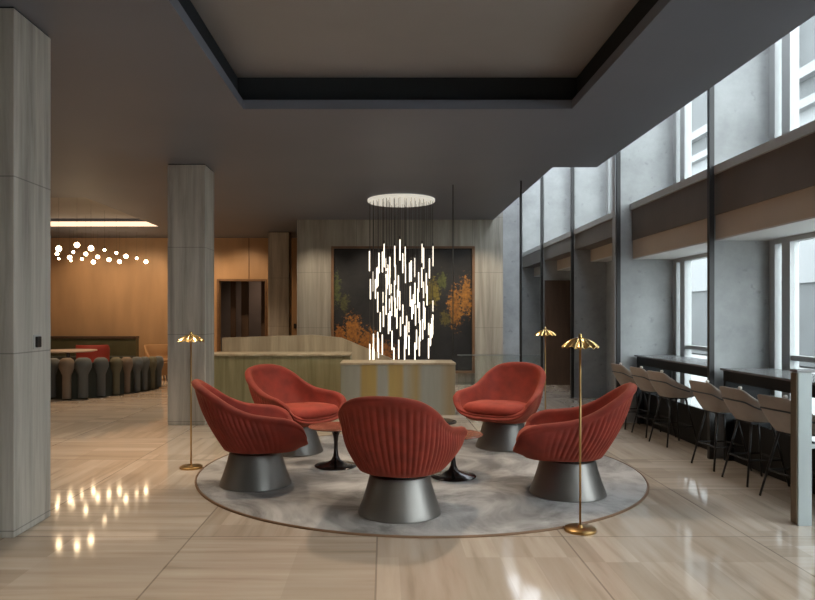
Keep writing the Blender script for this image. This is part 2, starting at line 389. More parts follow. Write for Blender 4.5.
# right side: concrete fins, beam, windows
fins = [(-2.36, 0), (.0, 0), (2.36, 0), (4.72, 0), (7.04, 0), (9.38, .23), (12.2, 0), (14.55, 0), (16.8, 0)]
FT = .11
for Y, ext in fins:
    struct('wall_right', bxs((XF-ext, XW, Y, Y+FT, 0, 5.2)), MT['concrete'])
# brown timber door leaf in the bay in front of the fin at 14.55
d = struct('door_1', bxs((XF+.01, XW-.02, 14.48, 14.54, 0, 2.20)), MT['door'])
# beam pieces between the fins
for i in range(len(fins)-1):
    y0 = fins[i][0]+FT; y1 = fins[i+1][0]
    bm = bmesh.new()
    far = i > 4; zd = 2.62 if far else 2.475; sb = .28 if far else .012; zb = 2.42 if far else 2.235
    box(bm, XF, XW, y0, y1, zd, 2.885)
    o = struct('trim_%d' % (10+i), bm, MT['beam'])
    struct('trim_%d' % (20+i), bxs((XF+sb, XW, y0, y1, zb, zd-.0005)), MT['beige'])
    struct('trim_%d' % (30+i), bxs((XF+sb, XW, y0, y1, zb-.015, zb-.0005)), MT['soffit'])
    struct('trim_%d' % (40+i), bxs((XF-.03, XF+.12, y0, y1, 2.8855, 2.97)), MT['ledge'])
# dark steel mullions in front of the fins
for i, pY in enumerate((2.36, 4.72, 7.035, 9.83, 12.19, 14.54, 16.79)):
    x = XF-.05
    if i == 3: x = px(617.5, 9.3)-.0
    Y = pY if i != 3 else 9.3
    struct('trim_%d' % (50+i), bxs((x-.025, x+.025, Y-.05, Y+.0, 0, 5.2)), MT['steel'])
# windows between fins
nwin = 0
for i in range(len(fins)-1):
    y0 = fins[i][0]+FT; y1 = fins[i+1][0]
    for (z0, z1, low) in ((0.0, 2.22, True), (2.99, 5.2, False)):
        nwin += 1
        if low and i > 4:
            struct('wall_right', bxs((XW, XW+.1, y0-FT, y1, 0, 2.7)), MT['concrete']); continue
        bm = bmesh.new()
        T = .05
        xs0, xs1 = XW, XW+.09
        box(bm, xs0, xs1, y0, y1, z0, z0+T); box(bm, xs0, xs1, y0, y1, z1-T, z1)
        box(bm, xs0, xs1, y0, y0+.10, z0+T, z1-T)
        box(bm, xs0, xs1, y1-.10, y1, z0+T, z1-T)
        box(bm, xs0, xs1, y1-.36, y1-.22, z0+T, z1-T)
        if low: box(bm, xs0+.01, xs1-.01, y0+.1, y1-.36, 1.02, 1.07)
        root = struct('window_%d' % nwin, bm, MT['white'])
        p = obj('pane', bxs((XW+.035, XW+.047, y0+.1, y1-.36, z0+T, z1-T)), MT['glass'], root)
        p = obj('pane', bxs((XW+.035, XW+.047, y1-.22, y1-.10, z0+T, z1-T)), MT['glass'], root)
# rooflight over the slot between slab edge and windows
struct('window_20', bxs((2.88, 4.1, YN, 17.8, 5.2, 5.22)), MT['roofglass'])
struct('wall_right', bxs((2.88, 2.9, YN, 9.4, c+.5, 5.2)), MT['concrete'])
struct('wall_right', bxs((2.28, 2.3, 9.4, 14.5, c+.5, 5.2), (2.3, 2.9, 9.38, 9.4, c+.5, 5.2)), MT['concrete'])
struct('window_21', bxs((2.28, 2.9, 9.4, 17.8, 5.2, 5.22)), MT['roofglass'])

# outside
o = struct('ground', bxs((4.1, 40, -12, 45, -.3, -.05)), MT['ground'])
bl = thing('building', 'pale building with grey lower storey seen through the windows', 'building', (12, 8, -.05))
def rel(*bs):
    return bxs(*[(a, b, c_-8, d-8, e+.05, f+.05) for a, b, c_, d, e, f in bs])
obj('wall', rel((0, 4, 2, 42, 2.4, 7.3), (0, 4, 2, 42, 8.3, 8.6), (0, 4, 2, 42, 11, 14)), MT['facade'], bl)
obj('ground_storey', rel((.1, 4, 2, 42, 0.0, 2.4)), MT['facade_dk'], bl)
obj('ledge', rel((-.25, 4, 2, 42, 7.3, 7.55)), MT['facade'], bl)
obj('window_band', rel((.25, 4, 2, 42, 8.6, 11), (.25, 4, 2, 42, 7.55, 8.3)), MT['facade_dk'], bl)
for k in range(9):
    obj('pier', rel((.05, .3, 3+k*4.4, 3.5+k*4.4, 8.6, 11)), MT['facade'], bl)

# columns
cols = [(-2.417, 4.507, 'tall travertine column at the left edge of the room, nearest one'), (-2.381, 9.18, 'travertine column behind the left brass lamp'), (-2.29, 16.6, 'distant narrow travertine column beside the dark doorway')]
for x, y, lab in cols:
    o = obj('stone_column', bxs((x-.5, x, y, y+.5, 0, CEIL-.012)), MT['stone'], bevel=.006)
    tag(o, lab, 'column', 'travertine columns')
    # dark strip in the joint under the ceiling, its shade put into the colour
    obj('joint_shade', bxs((x-.49, x-.01, y+.01, y+.49, CEIL-.0115, CEIL-.0005)), MT['gap'], o)
sw = thing('wall_reader', 'small black switch plate on the nearest stone column', 'switch', (-2.417, 4.80, 1.27))
bm = bmesh.new(); box(bm, .0, .006, -.05, .05, -.05, .05); obj('back_plate', bm, MT['ledge'], sw, bevel=.004)
bm = bmesh.new(); box(bm, .0062, .022, -.03, .03, -.038, .038); obj('button', bm, MT['black'], sw, bevel=.005)

# wall painting: frame and canvas in the niche
pt = thing('wall_painting', 'large dark landscape painting with orange autumn foliage in thin wooden frame', 'painting', ((nx0+nx1)/2*0, 0, 0))
obj('canvas', bxs((nx0+.06, nx1-.06, SY+.03, SY+.1, .30, nz1-.05)), MT['art'], pt)
obj('frame', bxs((nx0+.005, nx0+.06, SY-.02, SY+.11, .25, nz1-.005), (nx1-.06, nx1-.005, SY-.02, SY+.11, .25, nz1-.005), (nx0+.06, nx1-.06, SY-.02, SY+.11, nz1-.05, nz1-.005), (nx0+.06, nx1-.06, SY-.02, SY+.11, .25, .30)), MT['frame'], pt)

# thin dark poles, floor to ceiling
for x, Y, lab in ((453, 10.66, 'thin dark vertical rod in front of the painting'), (521, 10.35, 'thin dark vertical rod in front of the far concrete panels')):
    bm = bmesh.new(); tube(bm, [(px(x, Y), Y, 0.0), (px(x, Y), Y, CEIL)], .008 if x < 500 else .012, 8)
    tag(obj('hanging_rod', bm, MT['steel'], smooth=True), lab, 'rod', 'floor to ceiling rods')

# reception
CY = 11.2
bm = bxs((px(208, CY), px(350, CY), CY, CY+.7, 0, pz(354, CY)-.03)); 
rc = thing('reception_counter', 'long low counter with green veined stone front left of the striped desk', 'counter', (px(279, CY), CY+.35, 0))
def loc(bm, o):
    bmesh.ops.translate(bm, verts=bm.verts, vec=-o.location); return bm
obj('front', loc(bm, rc), MT['onyx'], rc)
obj('counter_top', loc(bxs((px(206, CY), px(351, CY), CY-.03, CY+.72, pz(354, CY)-.0295, pz(354, CY))), rc), MT['counter'], rc, bevel=.005)
# stair parapet with a sloping end
PY = 13.0
bm = bmesh.new()
prof = [(px(222, PY), 0), (px(222, PY), pz(338, PY)), (px(312, PY), pz(335, PY)), (px(341, PY), pz(338, PY)), (px(420, PY), pz(371, PY)), (px(420, PY), 0)]
fa = [bm.verts.new((x, PY, z)) for x, z in prof]; fb = [bm.verts.new((x, PY+.25, z)) for x, z in prof]
bm.faces.new(fa); bm.faces.new(fb[::-1])
for i in range(len(prof)): bm.faces.new((fa[i], fa[(i+1) % 6], fb[(i+1) % 6], fb[i]))
tag(obj('stair_parapet', bm, MT['counter']), 'pale stone stair parapet with sloping right end behind the low counter', 'parapet')

DY = 10.1
dk = thing('reception_desk', 'rectangular desk with grey and golden striped front beneath the tube chandelier', 'desk', (px(398, DY), DY+.35, 0))
dw = px(456, DY)-px(340, DY)
obj('body', bxs((-dw/2+.008, dw/2-.008, -.342, .34, .0, .735)), MT['stripe'], dk, bevel=.006)
obj('desk_top', bxs((-dw/2, dw/2, -.35, .35, .7352, .765)), MT['counter'], dk, bevel=.005)
bm = bmesh.new(); lathe(bm, [(0, 0), (.25, 0), (.25, .02), (.22, .03), (.06, .035), (.05, .07), (0, .07)], 32)
o = obj('floor_stand_base', bm, MT['tulip']); o.location = (px(437, 9.62), 9.4, 0); smooth_angle(o)
tag(o, 'low dark round metal base on the floor in front of the striped desk', 'base')

# glass balustrade right of the desk
gb = thing('glass_balustrade', 'low clear glass balustrade behind the far right red chair', 'balustrade', (2.1, 12.6, 0))
obj('glass_panel', bxs((-.75, .75, -.008, .008, .05, .73)), MT['glass'], gb)
obj('bottom_rail', bxs((-.76, .76, -.02, .02, 0, .05)), MT['steel'], gb)
obj('top_rail', bxs((-.76, .76, -.012, .012, .7305, .745)), MT['post'], gb)

# ------------------------------------------------------------------ shells (armchair, stool)
def loop_catmull(pts, n):
    m = len(pts); out = []
    # parameterise by chord length
    L = [0]
    for i in range(m):
        a, b = Vector(pts[i]), Vector(pts[(i+1) % m]); L.append(L[-1] + (b-a).length**.7)
    tot = L[-1]
    for k in range(n):
        t = tot*k/n; i = 0
        while L[i+1] < t: i += 1
        u = (t-L[i])/(L[i+1]-L[i])
        p0, p1, p2, p3 = (Vector(pts[(i+j) % m]) for j in (-1, 0, 1, 2))
        out.append(.5*((2*p1) + (-p0+p2)*u + (2*p0-5*p1+4*p2-p3)*u*u + (-p0+3*p1-3*p2+p3)*u**3))
    return out
def mirror_loop(half):
    """half runs from the back centre (x=0) round the right side to the front centre (x=0)"""
    return half + [(-x, y, z) for x, y, z in half[-2:0:-1]]
def grid_mesh(rings, cap0=True, cap1=True):
    bm = bmesh.new(); R = [[bm.verts.new(p) for p in r] for r in rings]; n = len(rings[0])
    for A, B in zip(R, R[1:]):
        for i in range(n):
            j = (i+1) % n; bm.faces.new((A[i], A[j], B[j], B[i]))
    if cap0: bm.faces.new(R[0][::-1])
    if cap1: bm.faces.new(R[-1])
    return bm
def lerp(a, b, t): return a+(b-a)*t

def build_armchair(label):
    n = 512
    # local: +Y forward, X lateral
    rim = loop_catmull(mirror_loop([(0, -.515, .885), (.145, -.50, .877), (.265, -.455, .845), (.345, -.35, .775), (.375, -.22, .695), (.40, -.07, .635), (.43, .08, .61), (.45, .22, .59), (.435, .325, .54), (.365, .375, .45), (.22, .385, .40), (0, .39, .39)]), n)
    bot = loop_catmull(mirror_loop([(0, -.27, .33), (.14, -.25, .33), (.24, -.17, .33), (.30, -.05, .33), (.32, .10, .33), (.315, .22, .33), (.27, .30, .335), (.18, .335, .335), (.08, .345, .335), (0, .345, .335)]), n)
    t = thing('swivel_armchair', label, 'armchair', group='red tub armchairs on the round rug')
    rings = []
    c0 = Vector((0, 0, .322))
    for s in (.6, .92): rings.append([Vector((b.x*s, b.y*s, .322)) for b in bot])
    rings.append([Vector((b.x, b.y, .332)) for b in bot])
    def outer(i, t_):
        b, r = bot[i], rim[i]
        w = t_
        bulge = math.sin(math.pi*min(1, t_))*.045 + .03*math.sin(math.pi*t_)*max(0, 1-(r.z-.4)/.3)
        p = Vector((lerp(b.x, r.x, w), lerp(b.y, r.y, w), lerp(b.z, r.z, t_)))
        d = Vector((p.x, p.y*1.0, 0)); d = d.normalized() if d.length else d
        p += d*bulge*.8
        # vertical flutes on the outside of the back
        back = max(0, min(1, (-r.y+.14)/.2))
        fl = abs(math.sin(math.pi*i*64/n))
        fade = min(1, t_*7)*min(1, max(0, (.93-t_)*9))
        p -= d*(1-fl)*.010*back*fade
        return p
    for k in range(1, 13): rings.append([outer(i, k/13) for i in range(n)])
    def inward(i, amt, dz):
        r = rim[i]; d = Vector((r.x, r.y, 0)).normalized()
        return Vector((r.x, r.y, r.z)) - d*amt + Vector((0, 0, dz))
    # rolled rim
    for amt, dz in ((-.012, -.012), (-.016, .008), (-.004, .024), (.018, .032), (.042, .026), (.058, .008), (.062, -.02)):
        rings.append([inward(i, amt, dz*(1 if rim[i].z > .5 else .6)) for i in range(n)])
    # inner wall down to the seat deck
    seat = [Vector((b.x*.86, b.y*.86, .405)) for b in bot]
    for k in range(1, 9):
        u = k/9; rr = []
        for i in range(n):
            a = inward(i, .065, -.03); s_ = seat[i]
            p = a.lerp(s_, u); p.z = lerp(a.z, min(s_.z, a.z-.01), (u+math.sin(u*math.pi/2))/2)
            d = Vector((p.x, p.y, 0)); d = d.normalized() if d.length else d
            p += d*.018*math.sin(math.pi*u)*(1 if rim[i].z > .5 else .2)
            rr.append(p)
        rings.append(rr)
    for s in (1, .6): rings.append([Vector((v.x*s, v.y*s, .385)) for v in seat])
    bm = grid_mesh(rings)
    sh = obj('shell', bm, MT['velvet'], t, smooth=True)
    # seat cushion
    cush = loop_catmull(mirror_loop([(0, -.24, 0), (.15, -.22, 0), (.27, -.11, 0), (.335, .08, 0), (.345, .25, 0), (.31, .355, 0), (.2, .395, 0), (0, .405, 0)]), 96)
    rg = []
    for s, z in ((.5, .40), (.93, .402), (.99, .425), (1.0, .452), (.97, .482), (.90, .503), (.75, .517), (.5, .525), (.25, .528)):
        rg.append([Vector((p.x*s, (p.y-.08)*s+.08, z - (.012 if p.y < 0 else 0))) for p in cush])
    obj('seat_cushion', grid_mesh(rg), MT['velvet_in'], t, smooth=True)
    # swivel plate and flared cone
    bm = bmesh.new(); lathe(bm, [(0, .296), (.17, .296), (.17, .3215), (0, .3215)], 40); o = obj('swivel_plate', bm, MT['black'], t); smooth_angle(o)
    bm = bmesh.new(); lathe(bm, [(0, .014), (.296, .014), (.304, .018), (.304, .026), (.272, .11), (.243, .20), (.222, .28), (.216, .292), (.205, .2955), (0, .2955)], 64)
    o = obj('pedestal', bm, MT['pewter'], t); smooth_angle(o, 35)
    return t
GC = (.325, 6.54)
RUGZ = .014
def face(x, y, tx, ty): return math.atan2(ty-y, tx-x) - math.pi/2
chairs = [
    (.115, 5.06, None, 'red tub armchair nearest the camera, its fluted back turned to us'),
    (-1.10, 5.91, None, 'red tub armchair at front left of the rug, facing right in profile'),
    (-.95, 7.32, None, 'red tub armchair at back left of the rug, open seat towards us'),
    (1.31, 7.58, None, 'red tub armchair at back right of the rug, near the far brass lamp'),
    (1.49, 5.60, None, 'red tub armchair at front right of the rug, behind the nearest brass lamp')]
headings = [-14, -75, -128, 147, 74]   # degrees, 0 = facing away from the camera, positive = turned to the left
arm0 = build_armchair(chairs[0][3])
for k, (x, y, _, lab) in enumerate(chairs):
    rz = math.radians(headings[k])
    if k == 0: arm0.location = (x, y, RUGZ-.013); arm0.rotation_euler = (0, 0, rz)
    else: dup(arm0, (x, y, RUGZ-.013), rz, lab)

# rug
bm = bmesh.new(); lathe(bm, [(0, 0), (2.025, 0), (2.03, .004), (2.025, .0125), (2.01, .014), (0, .014)], 160)
o = obj('round_rug', bm, MT['rug'], smooth=False); o.location = (GC[0], GC[1], 0); smooth_angle(o)
tag(o, 'large round mottled grey rug under the red armchairs', 'rug')
bm = bmesh.new(); lathe(bm, [(2.0301, 0), (2.043, 0), (2.045, .008), (2.04, .0145), (2.0301, .0145), (2.0301, 0)], 160)
obj('rug_binding', bm, MT['frame'], o)

# tulip tables
def tulip(label, locn, h):
    t = thing('side_table', label, 'side table', (locn[0], locn[1], RUGZ+.0015), 0, 'pedestal side tables')
    bm = bmesh.new()
    prof = [(0, 0), (.20, 0), (.205, .006), (.195, .014), (.14, .024), (.085, .036), (.045, .06), (.026, .10), (.019, .16), (.019, .23), (.026, .29), (.05, h-.032), (.075, h-.021), (0, h-.021)]
    lathe(bm, prof, 48); o = obj('pedestal', bm, MT['tulip'], t, smooth=True); smooth_angle(o, 50)
    bm = bmesh.new(); lathe(bm, [(0, h-.0205), (.235, h-.0205), (.262, h-.012), (.265, h-.006), (.258, h), (0, h)], 64)
    o = obj('table_top', bm, MT['marble'], t); smooth_angle(o, 30)
    return t
tulip('small round side table with red brown top between the two left armchairs', (-.46, 6.60), .385)
tulip('small round side table with red brown top behind the nearest armchair', (.62, 6.17), .385)

# floor lamps
def lamp(label, locn, H_=1.30):
    t = thing('floor_lamp', label, 'floor lamp', (locn[0], locn[1], 0), 0, 'slim brass floor lamps')
    bm = bmesh.new(); lathe(bm, [(0, 0), (.105, 0), (.107, .004), (.105, .018), (.098, .023), (.02, .025), (.012, .04), (0, .04)], 48)
    o = obj('base', bm, MT['brass_dk'], t); smooth_angle(o)
    bm = bmesh.new(); tube(bm, [(0, 0, .03), (0, 0, H_-.02)], .0075, 10); obj('pole', bm, MT['brass_dk'], t, smooth=True)
    # pleated shade: petals sloping outwards
    bm = bmesh.new(); n = 12; top = H_
    rows = []
    for r, z in ((.028, -.012), (.05, -.022), (.085, -.046), (.118, -.078)):
        row = []
        for i in range(n*6):
            a = 2*math.pi*i/(n*6); ph = abs(math.sin(a*n/2))
            rr = r*(1+.05*ph); zz = top+z+.016*ph*(r/.118)
            row.append(Vector((rr*math.cos(a), rr*math.sin(a), zz)))
        rows.append(row)
    rows2 = [[Vector((p.x, p.y, p.z-.0025)) for p in r] for r in rows[::-1]]
    allr = rows+rows2
    R = [[bm.verts.new(p) for p in r] for r in allr]
    m = n*6
    for A, B in zip(R, R[1:]+R[:1]):
        for i in range(m): bm.faces.new((A[i], A[(i+1) % m], B[(i+1) % m], B[i]))
    o = obj('lamp_shade', bm, MT['brass'], t, smooth=True); smooth_angle(o, 35)
    bm = bmesh.new(); lathe(bm, [(0, H_-.022), (.03, H_-.022), (.03, H_-.008), (.014, H_-.004), (.010, H_+.02), (0, H_+.024)], 24); o = obj('finial', bm, MT['brass'], t); smooth_angle(o)
    bm = bmesh.new(); lathe(bm, [(0, H_-.09), (.014, H_-.085), (.018, H_-.06), (.014, H_-.0225), (0, H_-.0225)], 16); obj('bulb_holder', bm, MT['brass_dk'], t, smooth=True)
    return t
lamp('slim brass floor lamp at left, in front of the stone column', (-1.84, 6.58), 1.28)
lamp('slim brass floor lamp nearest the camera, at the rug front right', (1.325, 4.66), 1.31)
lamp('slim brass floor lamp farthest away, beside the back right armchair', (1.86, 7.96), 1.30)

# bar stools
def build_stool(label):
    t = thing('bar_stool', label, 'bar stool', group='taupe bar stools at the window counter')
    n = 96
    rim = loop_catmull(mirror_loop([(0, -.235, .82), (.11, -.232, .82), (.185, -.215, .81), (.225, -.15, .755), (.245, -.04, .695), (.25, .08, .645), (.235, .18, .612), (.17, .225, .585), (.08, .235, .578), (0, .238, .577)]), n)
    bot = loop_catmull(mirror_loop([(0, -.13, .545), (.08, -.125, .545), (.14, -.09, .545), (.165, -.02, .545), (.17, .06, .545), (.155, .12, .545), (.12, .15, .545), (.06, .16, .545), (0, .162, .545)]), n)
    rings = [[Vector((b.x*.6, b.y*.6, .54)) for b in bot], [Vector((b.x, b.y, .545)) for b in bot]]
    for k in range(1, 8):
        u = k/8; rr = []
        for b, r in zip(bot, rim):
            p = b.lerp(r, u); d = Vector((p.x, p.y, 0)).normalized(); p += d*.02*math.sin(math.pi*u); rr.append(p)
        rings.append(rr)
    for amt, dz in ((0, 0), (.004, .006), (.014, .007), (.02, -.004)):
        rings.append([r - Vector((r.x, r.y, 0)).normalized()*amt + Vector((0, 0, dz)) for r in rim])
    so = obj('shell', grid_mesh(rings, True, False), MT['taupe'], t, smooth=True)
    # dark lining
    rings = []
    for k in range(0, 8):
        u = k/7; rr = []
        for b, r in zip(bot, rim):
            a = r - Vector((r.x, r.y, 0)).normalized()*.0205 + Vector((0, 0, -.004)); e = Vector((b.x, b.y, .575))
            p = a.lerp(e, u); d = Vector((p.x, p.y, 0)).normalized(); p += d*.016*math.sin(math.pi*u); rr.append(p)
        rings.append(rr)
    obj('lining', grid_mesh(rings, False, True), MT['charcoal'], t, smooth=True)
    cu = loop_catmull(mirror_loop([(0, -.14, 0), (.1, -.13, 0), (.17, -.03, 0), (.19, .09, 0), (.16, .19, 0), (.08, .222, 0), (0, .225, 0)]), 48)
    rg = [[Vector((p.x*s, p.y*s, z)) for p in cu] for s, z in ((.6, .577), (.95, .58), (1, .595), (.97, .612), (.85, .62), (.4, .625))]
    obj('seat_pad', grid_mesh(rg), MT['charcoal'], t, smooth=True)
    # dark piping line across the back
    pts = []
    for i in list(range(n-26, n))+list(range(0, 27)):
        b, r = bot[i % n], rim[i % n]; u = .64; p = b.lerp(r, u); d = Vector((p.x, p.y, 0)).normalized(); p += d*(.02*math.sin(math.pi*u)+.001); pts.append(p)
    bm = bmesh.new(); tube(bm, pts, .0075, 6); obj('piping', bm, MT['charcoal'], t, smooth=True)
    bm = bmesh.new(); lathe(bm, [(0, 0), (.012, .002), (.018, .014), (.012, .028), (0, .03)], 16); o = obj('back_bead', bm, MT['bead'], t, smooth=True); o.location = (.145, -.222, .823)  # pale bead added where a white spot shows on the back
    bm = bmesh.new(); box(bm, -.11, .11, -.1, .11, .526, .5395); obj('seat_plate', bm, MT['black'], t)
    for sx in (-1, 1):
        for sy in (-1, 1):
            bm = bmesh.new(); tube(bm, [(sx*.095, sy*.09, .535), (sx*.19, sy*.185, 0.004)], [.011, .009], 8); obj('leg', bm, MT['black'], t, smooth=True)
    zf = .22; k = .095+(.095)*(1-zf/.535); ky = .09+.095*(1-zf/.535)
    bm = bmesh.new(); tube(bm, [(-k, -ky, zf), (k, -ky, zf), (k, ky, zf), (-k, ky, zf)], .008, 8, closed=True); obj('footrest', bm, MT['black'], t)
    return t
sp = [(3.24, 5.40, 'taupe bar stool nearest the camera, half hidden by the grey post', 8), (3.24, 6.03, 'taupe bar stool at the near counter, second from the grey post', 4), (3.23, 6.62, 'taupe bar stool standing just in front of the dark mullion, third from the grey post', 6),
      (3.27, 7.80, 'taupe bar stool at the far counter section, its nearest one', 8), (3.28, 8.40, 'taupe bar stool at the far counter section, the middle one', 5), (3.24, 9.0, 'taupe bar stool farthest away along the window counter', 5)]
st0 = build_stool(sp[0][2])
for k, (x, y, lab, ang) in enumerate(sp):
    rz = math.radians(-90+ang)
    if k == 0: st0.location = (x, y, 0); st0.rotation_euler = (0, 0, rz)
    else: dup(st0, (x, y, 0), rz, lab)

# window counters
for (y0, y1, lab) in ((4.75, 6.95, 'long dark window counter section nearest the camera'), (7.24, 9.33, 'long dark window counter section beyond the mullion')):
    t = thing('window_counter', lab, 'counter', (3.65, (y0+y1)/2, 0), 0, 'dark counters under the windows')
    L = (y1-y0)/2
    obj('counter_top', bxs((-.265, .255, -L, L, .905, .925)), MT['topstone'], t)
    obj('apron', bxs((-.235, .24, -L+.004, L-.004, .80, .9045)), MT['dark'], t)
    obj('low_panel', bxs((-.15, -.12, -L+.05, L-.05, 0, .42)), MT['dark'], t)
    for s in (-1, 1):
        obj('end_panel', bxs((-.232, .22, s*(L-.025)-.02, s*(L-.025)+.02, 0, .7995)), MT['dark'], t)

# near post
t = thing('barrier_post', 'square grey metal post standing alone at the right edge', 'post', (2.905, 4.80, 0))
obj('post', bxs((-.048, .048, -.04, .035, .0, 1.06)), MT['post'], t, bevel=.003)
obj('side_panel', bxs((-.056, -.0482, -.034, .035, .01, 1.055)), MT['postside'], t)
obj('cap', bxs((-.058, .13, -.045, .04, 1.0605, 1.08)), MT['topstone'], t, bevel=.002)
obj('rail', bxs((.0485, .32, -.01, .015, .53, .56)), MT['post'], t)

# chandelier
CX, CYY = .30, 12.0
t = thing('chandelier', 'tall chandelier of many glowing glass tubes hanging from a round ceiling plate', 'chandelier', (CX, CYY, CEIL))
bm = bmesh.new(); lathe(bm, [(0, 0), (.585, 0), (.585, -.035), (.575, -.045), (0, -.045)], 72); bmesh.ops.translate(bm, verts=bm.verts, vec=(0, 0, -.001))
o = obj('ceiling_plate', bm, MT['disc'], t); smooth_angle(o)
rnd = random.Random(5)
pos = []
tries = 0
while len(pos) < 92 and tries < 20000:
    tries += 1
    a = rnd.random()*2*math.pi; r = .56*math.sqrt(rnd.random()) if len(pos) % 2 else .56*rnd.uniform(.85, 1)
    x, y = r*math.cos(a), r*math.sin(a)
    if all((x-p[0])**2+(y-p[1])**2 > .055**2 for p in pos): pos.append((x, y))
zs = [(.70 + (k+.5)/len(pos)*(2.58-.70)) for k in range(len(pos))]; rnd.shuffle(zs)
bt = bmesh.new(); L = .36; lathe(bt, [(0, -L/2), (.0085, -L/2+.004), (.0095, -L/2+.02), (.0095, L/2-.01), (0, L/2-.008)], 10); tmpl = None
for (x, y), z in zip(pos, zs):
    if tmpl is None:
        tb = obj('glass_tube', bt, MT['glow'], t, smooth=True); tmpl = tb
    else:
        tb = tmpl.copy(); COL.objects.link(tb); tb.parent = t
    tb.location = (x, y, z-CEIL)
    top = (CEIL-.046)-z
    bm = bmesh.new(); lathe(bm, [(0, L/2-.0079), (.013, L/2-.0079), (.013, L/2+.04), (.0028, L/2+.05), (.0028, top-.004), (0, top-.003)], 6)
    obj('wire', bm, MT['cable'], tb)

# small globe pendants, left
globes = [(58.8, 248.7, 12.4, 1), (57, 253.7, 15.6, .8), (58.8, 258.7, 15.9, .5), (77, 245, 12.6, 1), (73.3, 252, 16.2, .6), (69.7, 257.5, 16.0, 1), (71, 260.8, 16.2, .4), (85.8, 254, 15.2, .85), (82, 259, 16.5, .65), (91, 248.3, 12.8, 1), (97.8, 257, 16.3, .9), (93.3, 262, 16.5, 1), (104.5, 250, 14.5, .55), (109, 259.7, 16.4, .95), (116.3, 253, 15.2, .6), (119.5, 261.7, 16.6, .95), (126, 256.3, 16.2, 1), (136.7, 258.3, 16.6, .6), (146, 261.7, 16.6, .95)]
gl = [('near', .5)]
for k, (x, y, Y, s) in enumerate(globes):
    X, Z = px(x, Y), pz(y, Y); r = .042*s+.006
    if LX0 < X < LX1 and LY0 < Y < LY1: ztop = CEIL+.19
    else: ztop = CEIL
    t = thing('globe_pendant', 'small glowing globe pendant in the cluster above the seating at left', 'pendant light', (X, Y, Z), 0, 'glowing globe pendants')
    bm = bmesh.new(); bmesh.ops.create_uvsphere(bm, u_segments=16, v_segments=10, radius=r); obj('globe', bm, MT['bulb'], t, smooth=True)
    bm = bmesh.new(); lathe(bm, [(0, r*.97), (.014, r*.97), (.012, r+.03), (.002, r+.04), (.002, ztop-Z), (0, ztop-Z)], 8); obj('cord', bm, MT['cable'], t)

# cove light on the far side of the left recess
struct('trim_60', bxs((LX0, LX1-.02, LY1-.03, LY1-.002, c+.015, c+.12)), MT['cove'])

# ------------------------------------------------------------------ left seating
def roll(t, x, y, r, h, mat, k):
    bm = bmesh.new()
    lathe(bm, [(0, 0), (r*.55, 0), (r*.58, .02), (r*.58, h-.30), (r*.75, h-.25), (r*1.0, h-.17), (r*1.02, h-.10), (r*.85, h-.035), (r*.5, h-.004), (0, h)], 20)
    o = obj('upholstered_roll', bm, mat, t, smooth=True); o.location = (x, y, .02); return o
t = thing('curved_sofa', 'curved sofa with a back of bulbous grey and olive upholstered rolls', 'sofa')
rl = [(52, 12.0, 8.2, 1, 400), (66.7, 11.8, 7.4, 3, 401), (83, 11.9, 8.4, 1, 400), (101, 12.2, 7.3, 1, 398), (116, 12.5, 6.0, 2, 396), (126.7, 12.8, 6.0, 3, 394), (136.7, 13.0, 5.8, 1, 393), (144.5, 13.2, 5.0, 1, 392), (152, 13.5, 4.8, 2, 390), (158.7, 13.8, 4.8, 1, 389)]
path = []
for k, (x, Y, rp, mi, yb) in enumerate(rl):
    r = rp*Y/F; X = px(x, Y+r); top = pz(358.5 - k*.25, Y)
    roll(t, X, Y+r, r, top-.02, MT['roll%d' % mi], k); path.append((X, Y+r))
bm = bmesh.new()
P = [(px(30, 12.3), 12.3)]+path
fr = [(x, y+.03) for x, y in P]; bk = [(x-.15, y+.5) for x, y in P]
vs = []
for (a, b_), (c_, d_) in zip(fr, bk):
    vs.append([bm.verts.new(p) for p in ((a, b_, .0), (c_, d_, .0), (c_, d_, .44), (a, b_+.16, .44), (a, b_+.12, .62), (a, b_, .62))])
for A, B in zip(vs, vs[1:]):
    for i in range(6): bm.faces.new((A[i], A[(i+1) % 6], B[(i+1) % 6], B[i]))
bm.faces.new(vs[0]); bm.faces.new(vs[-1][::-1])
obj('body', bm, MT['sofabody'], t)

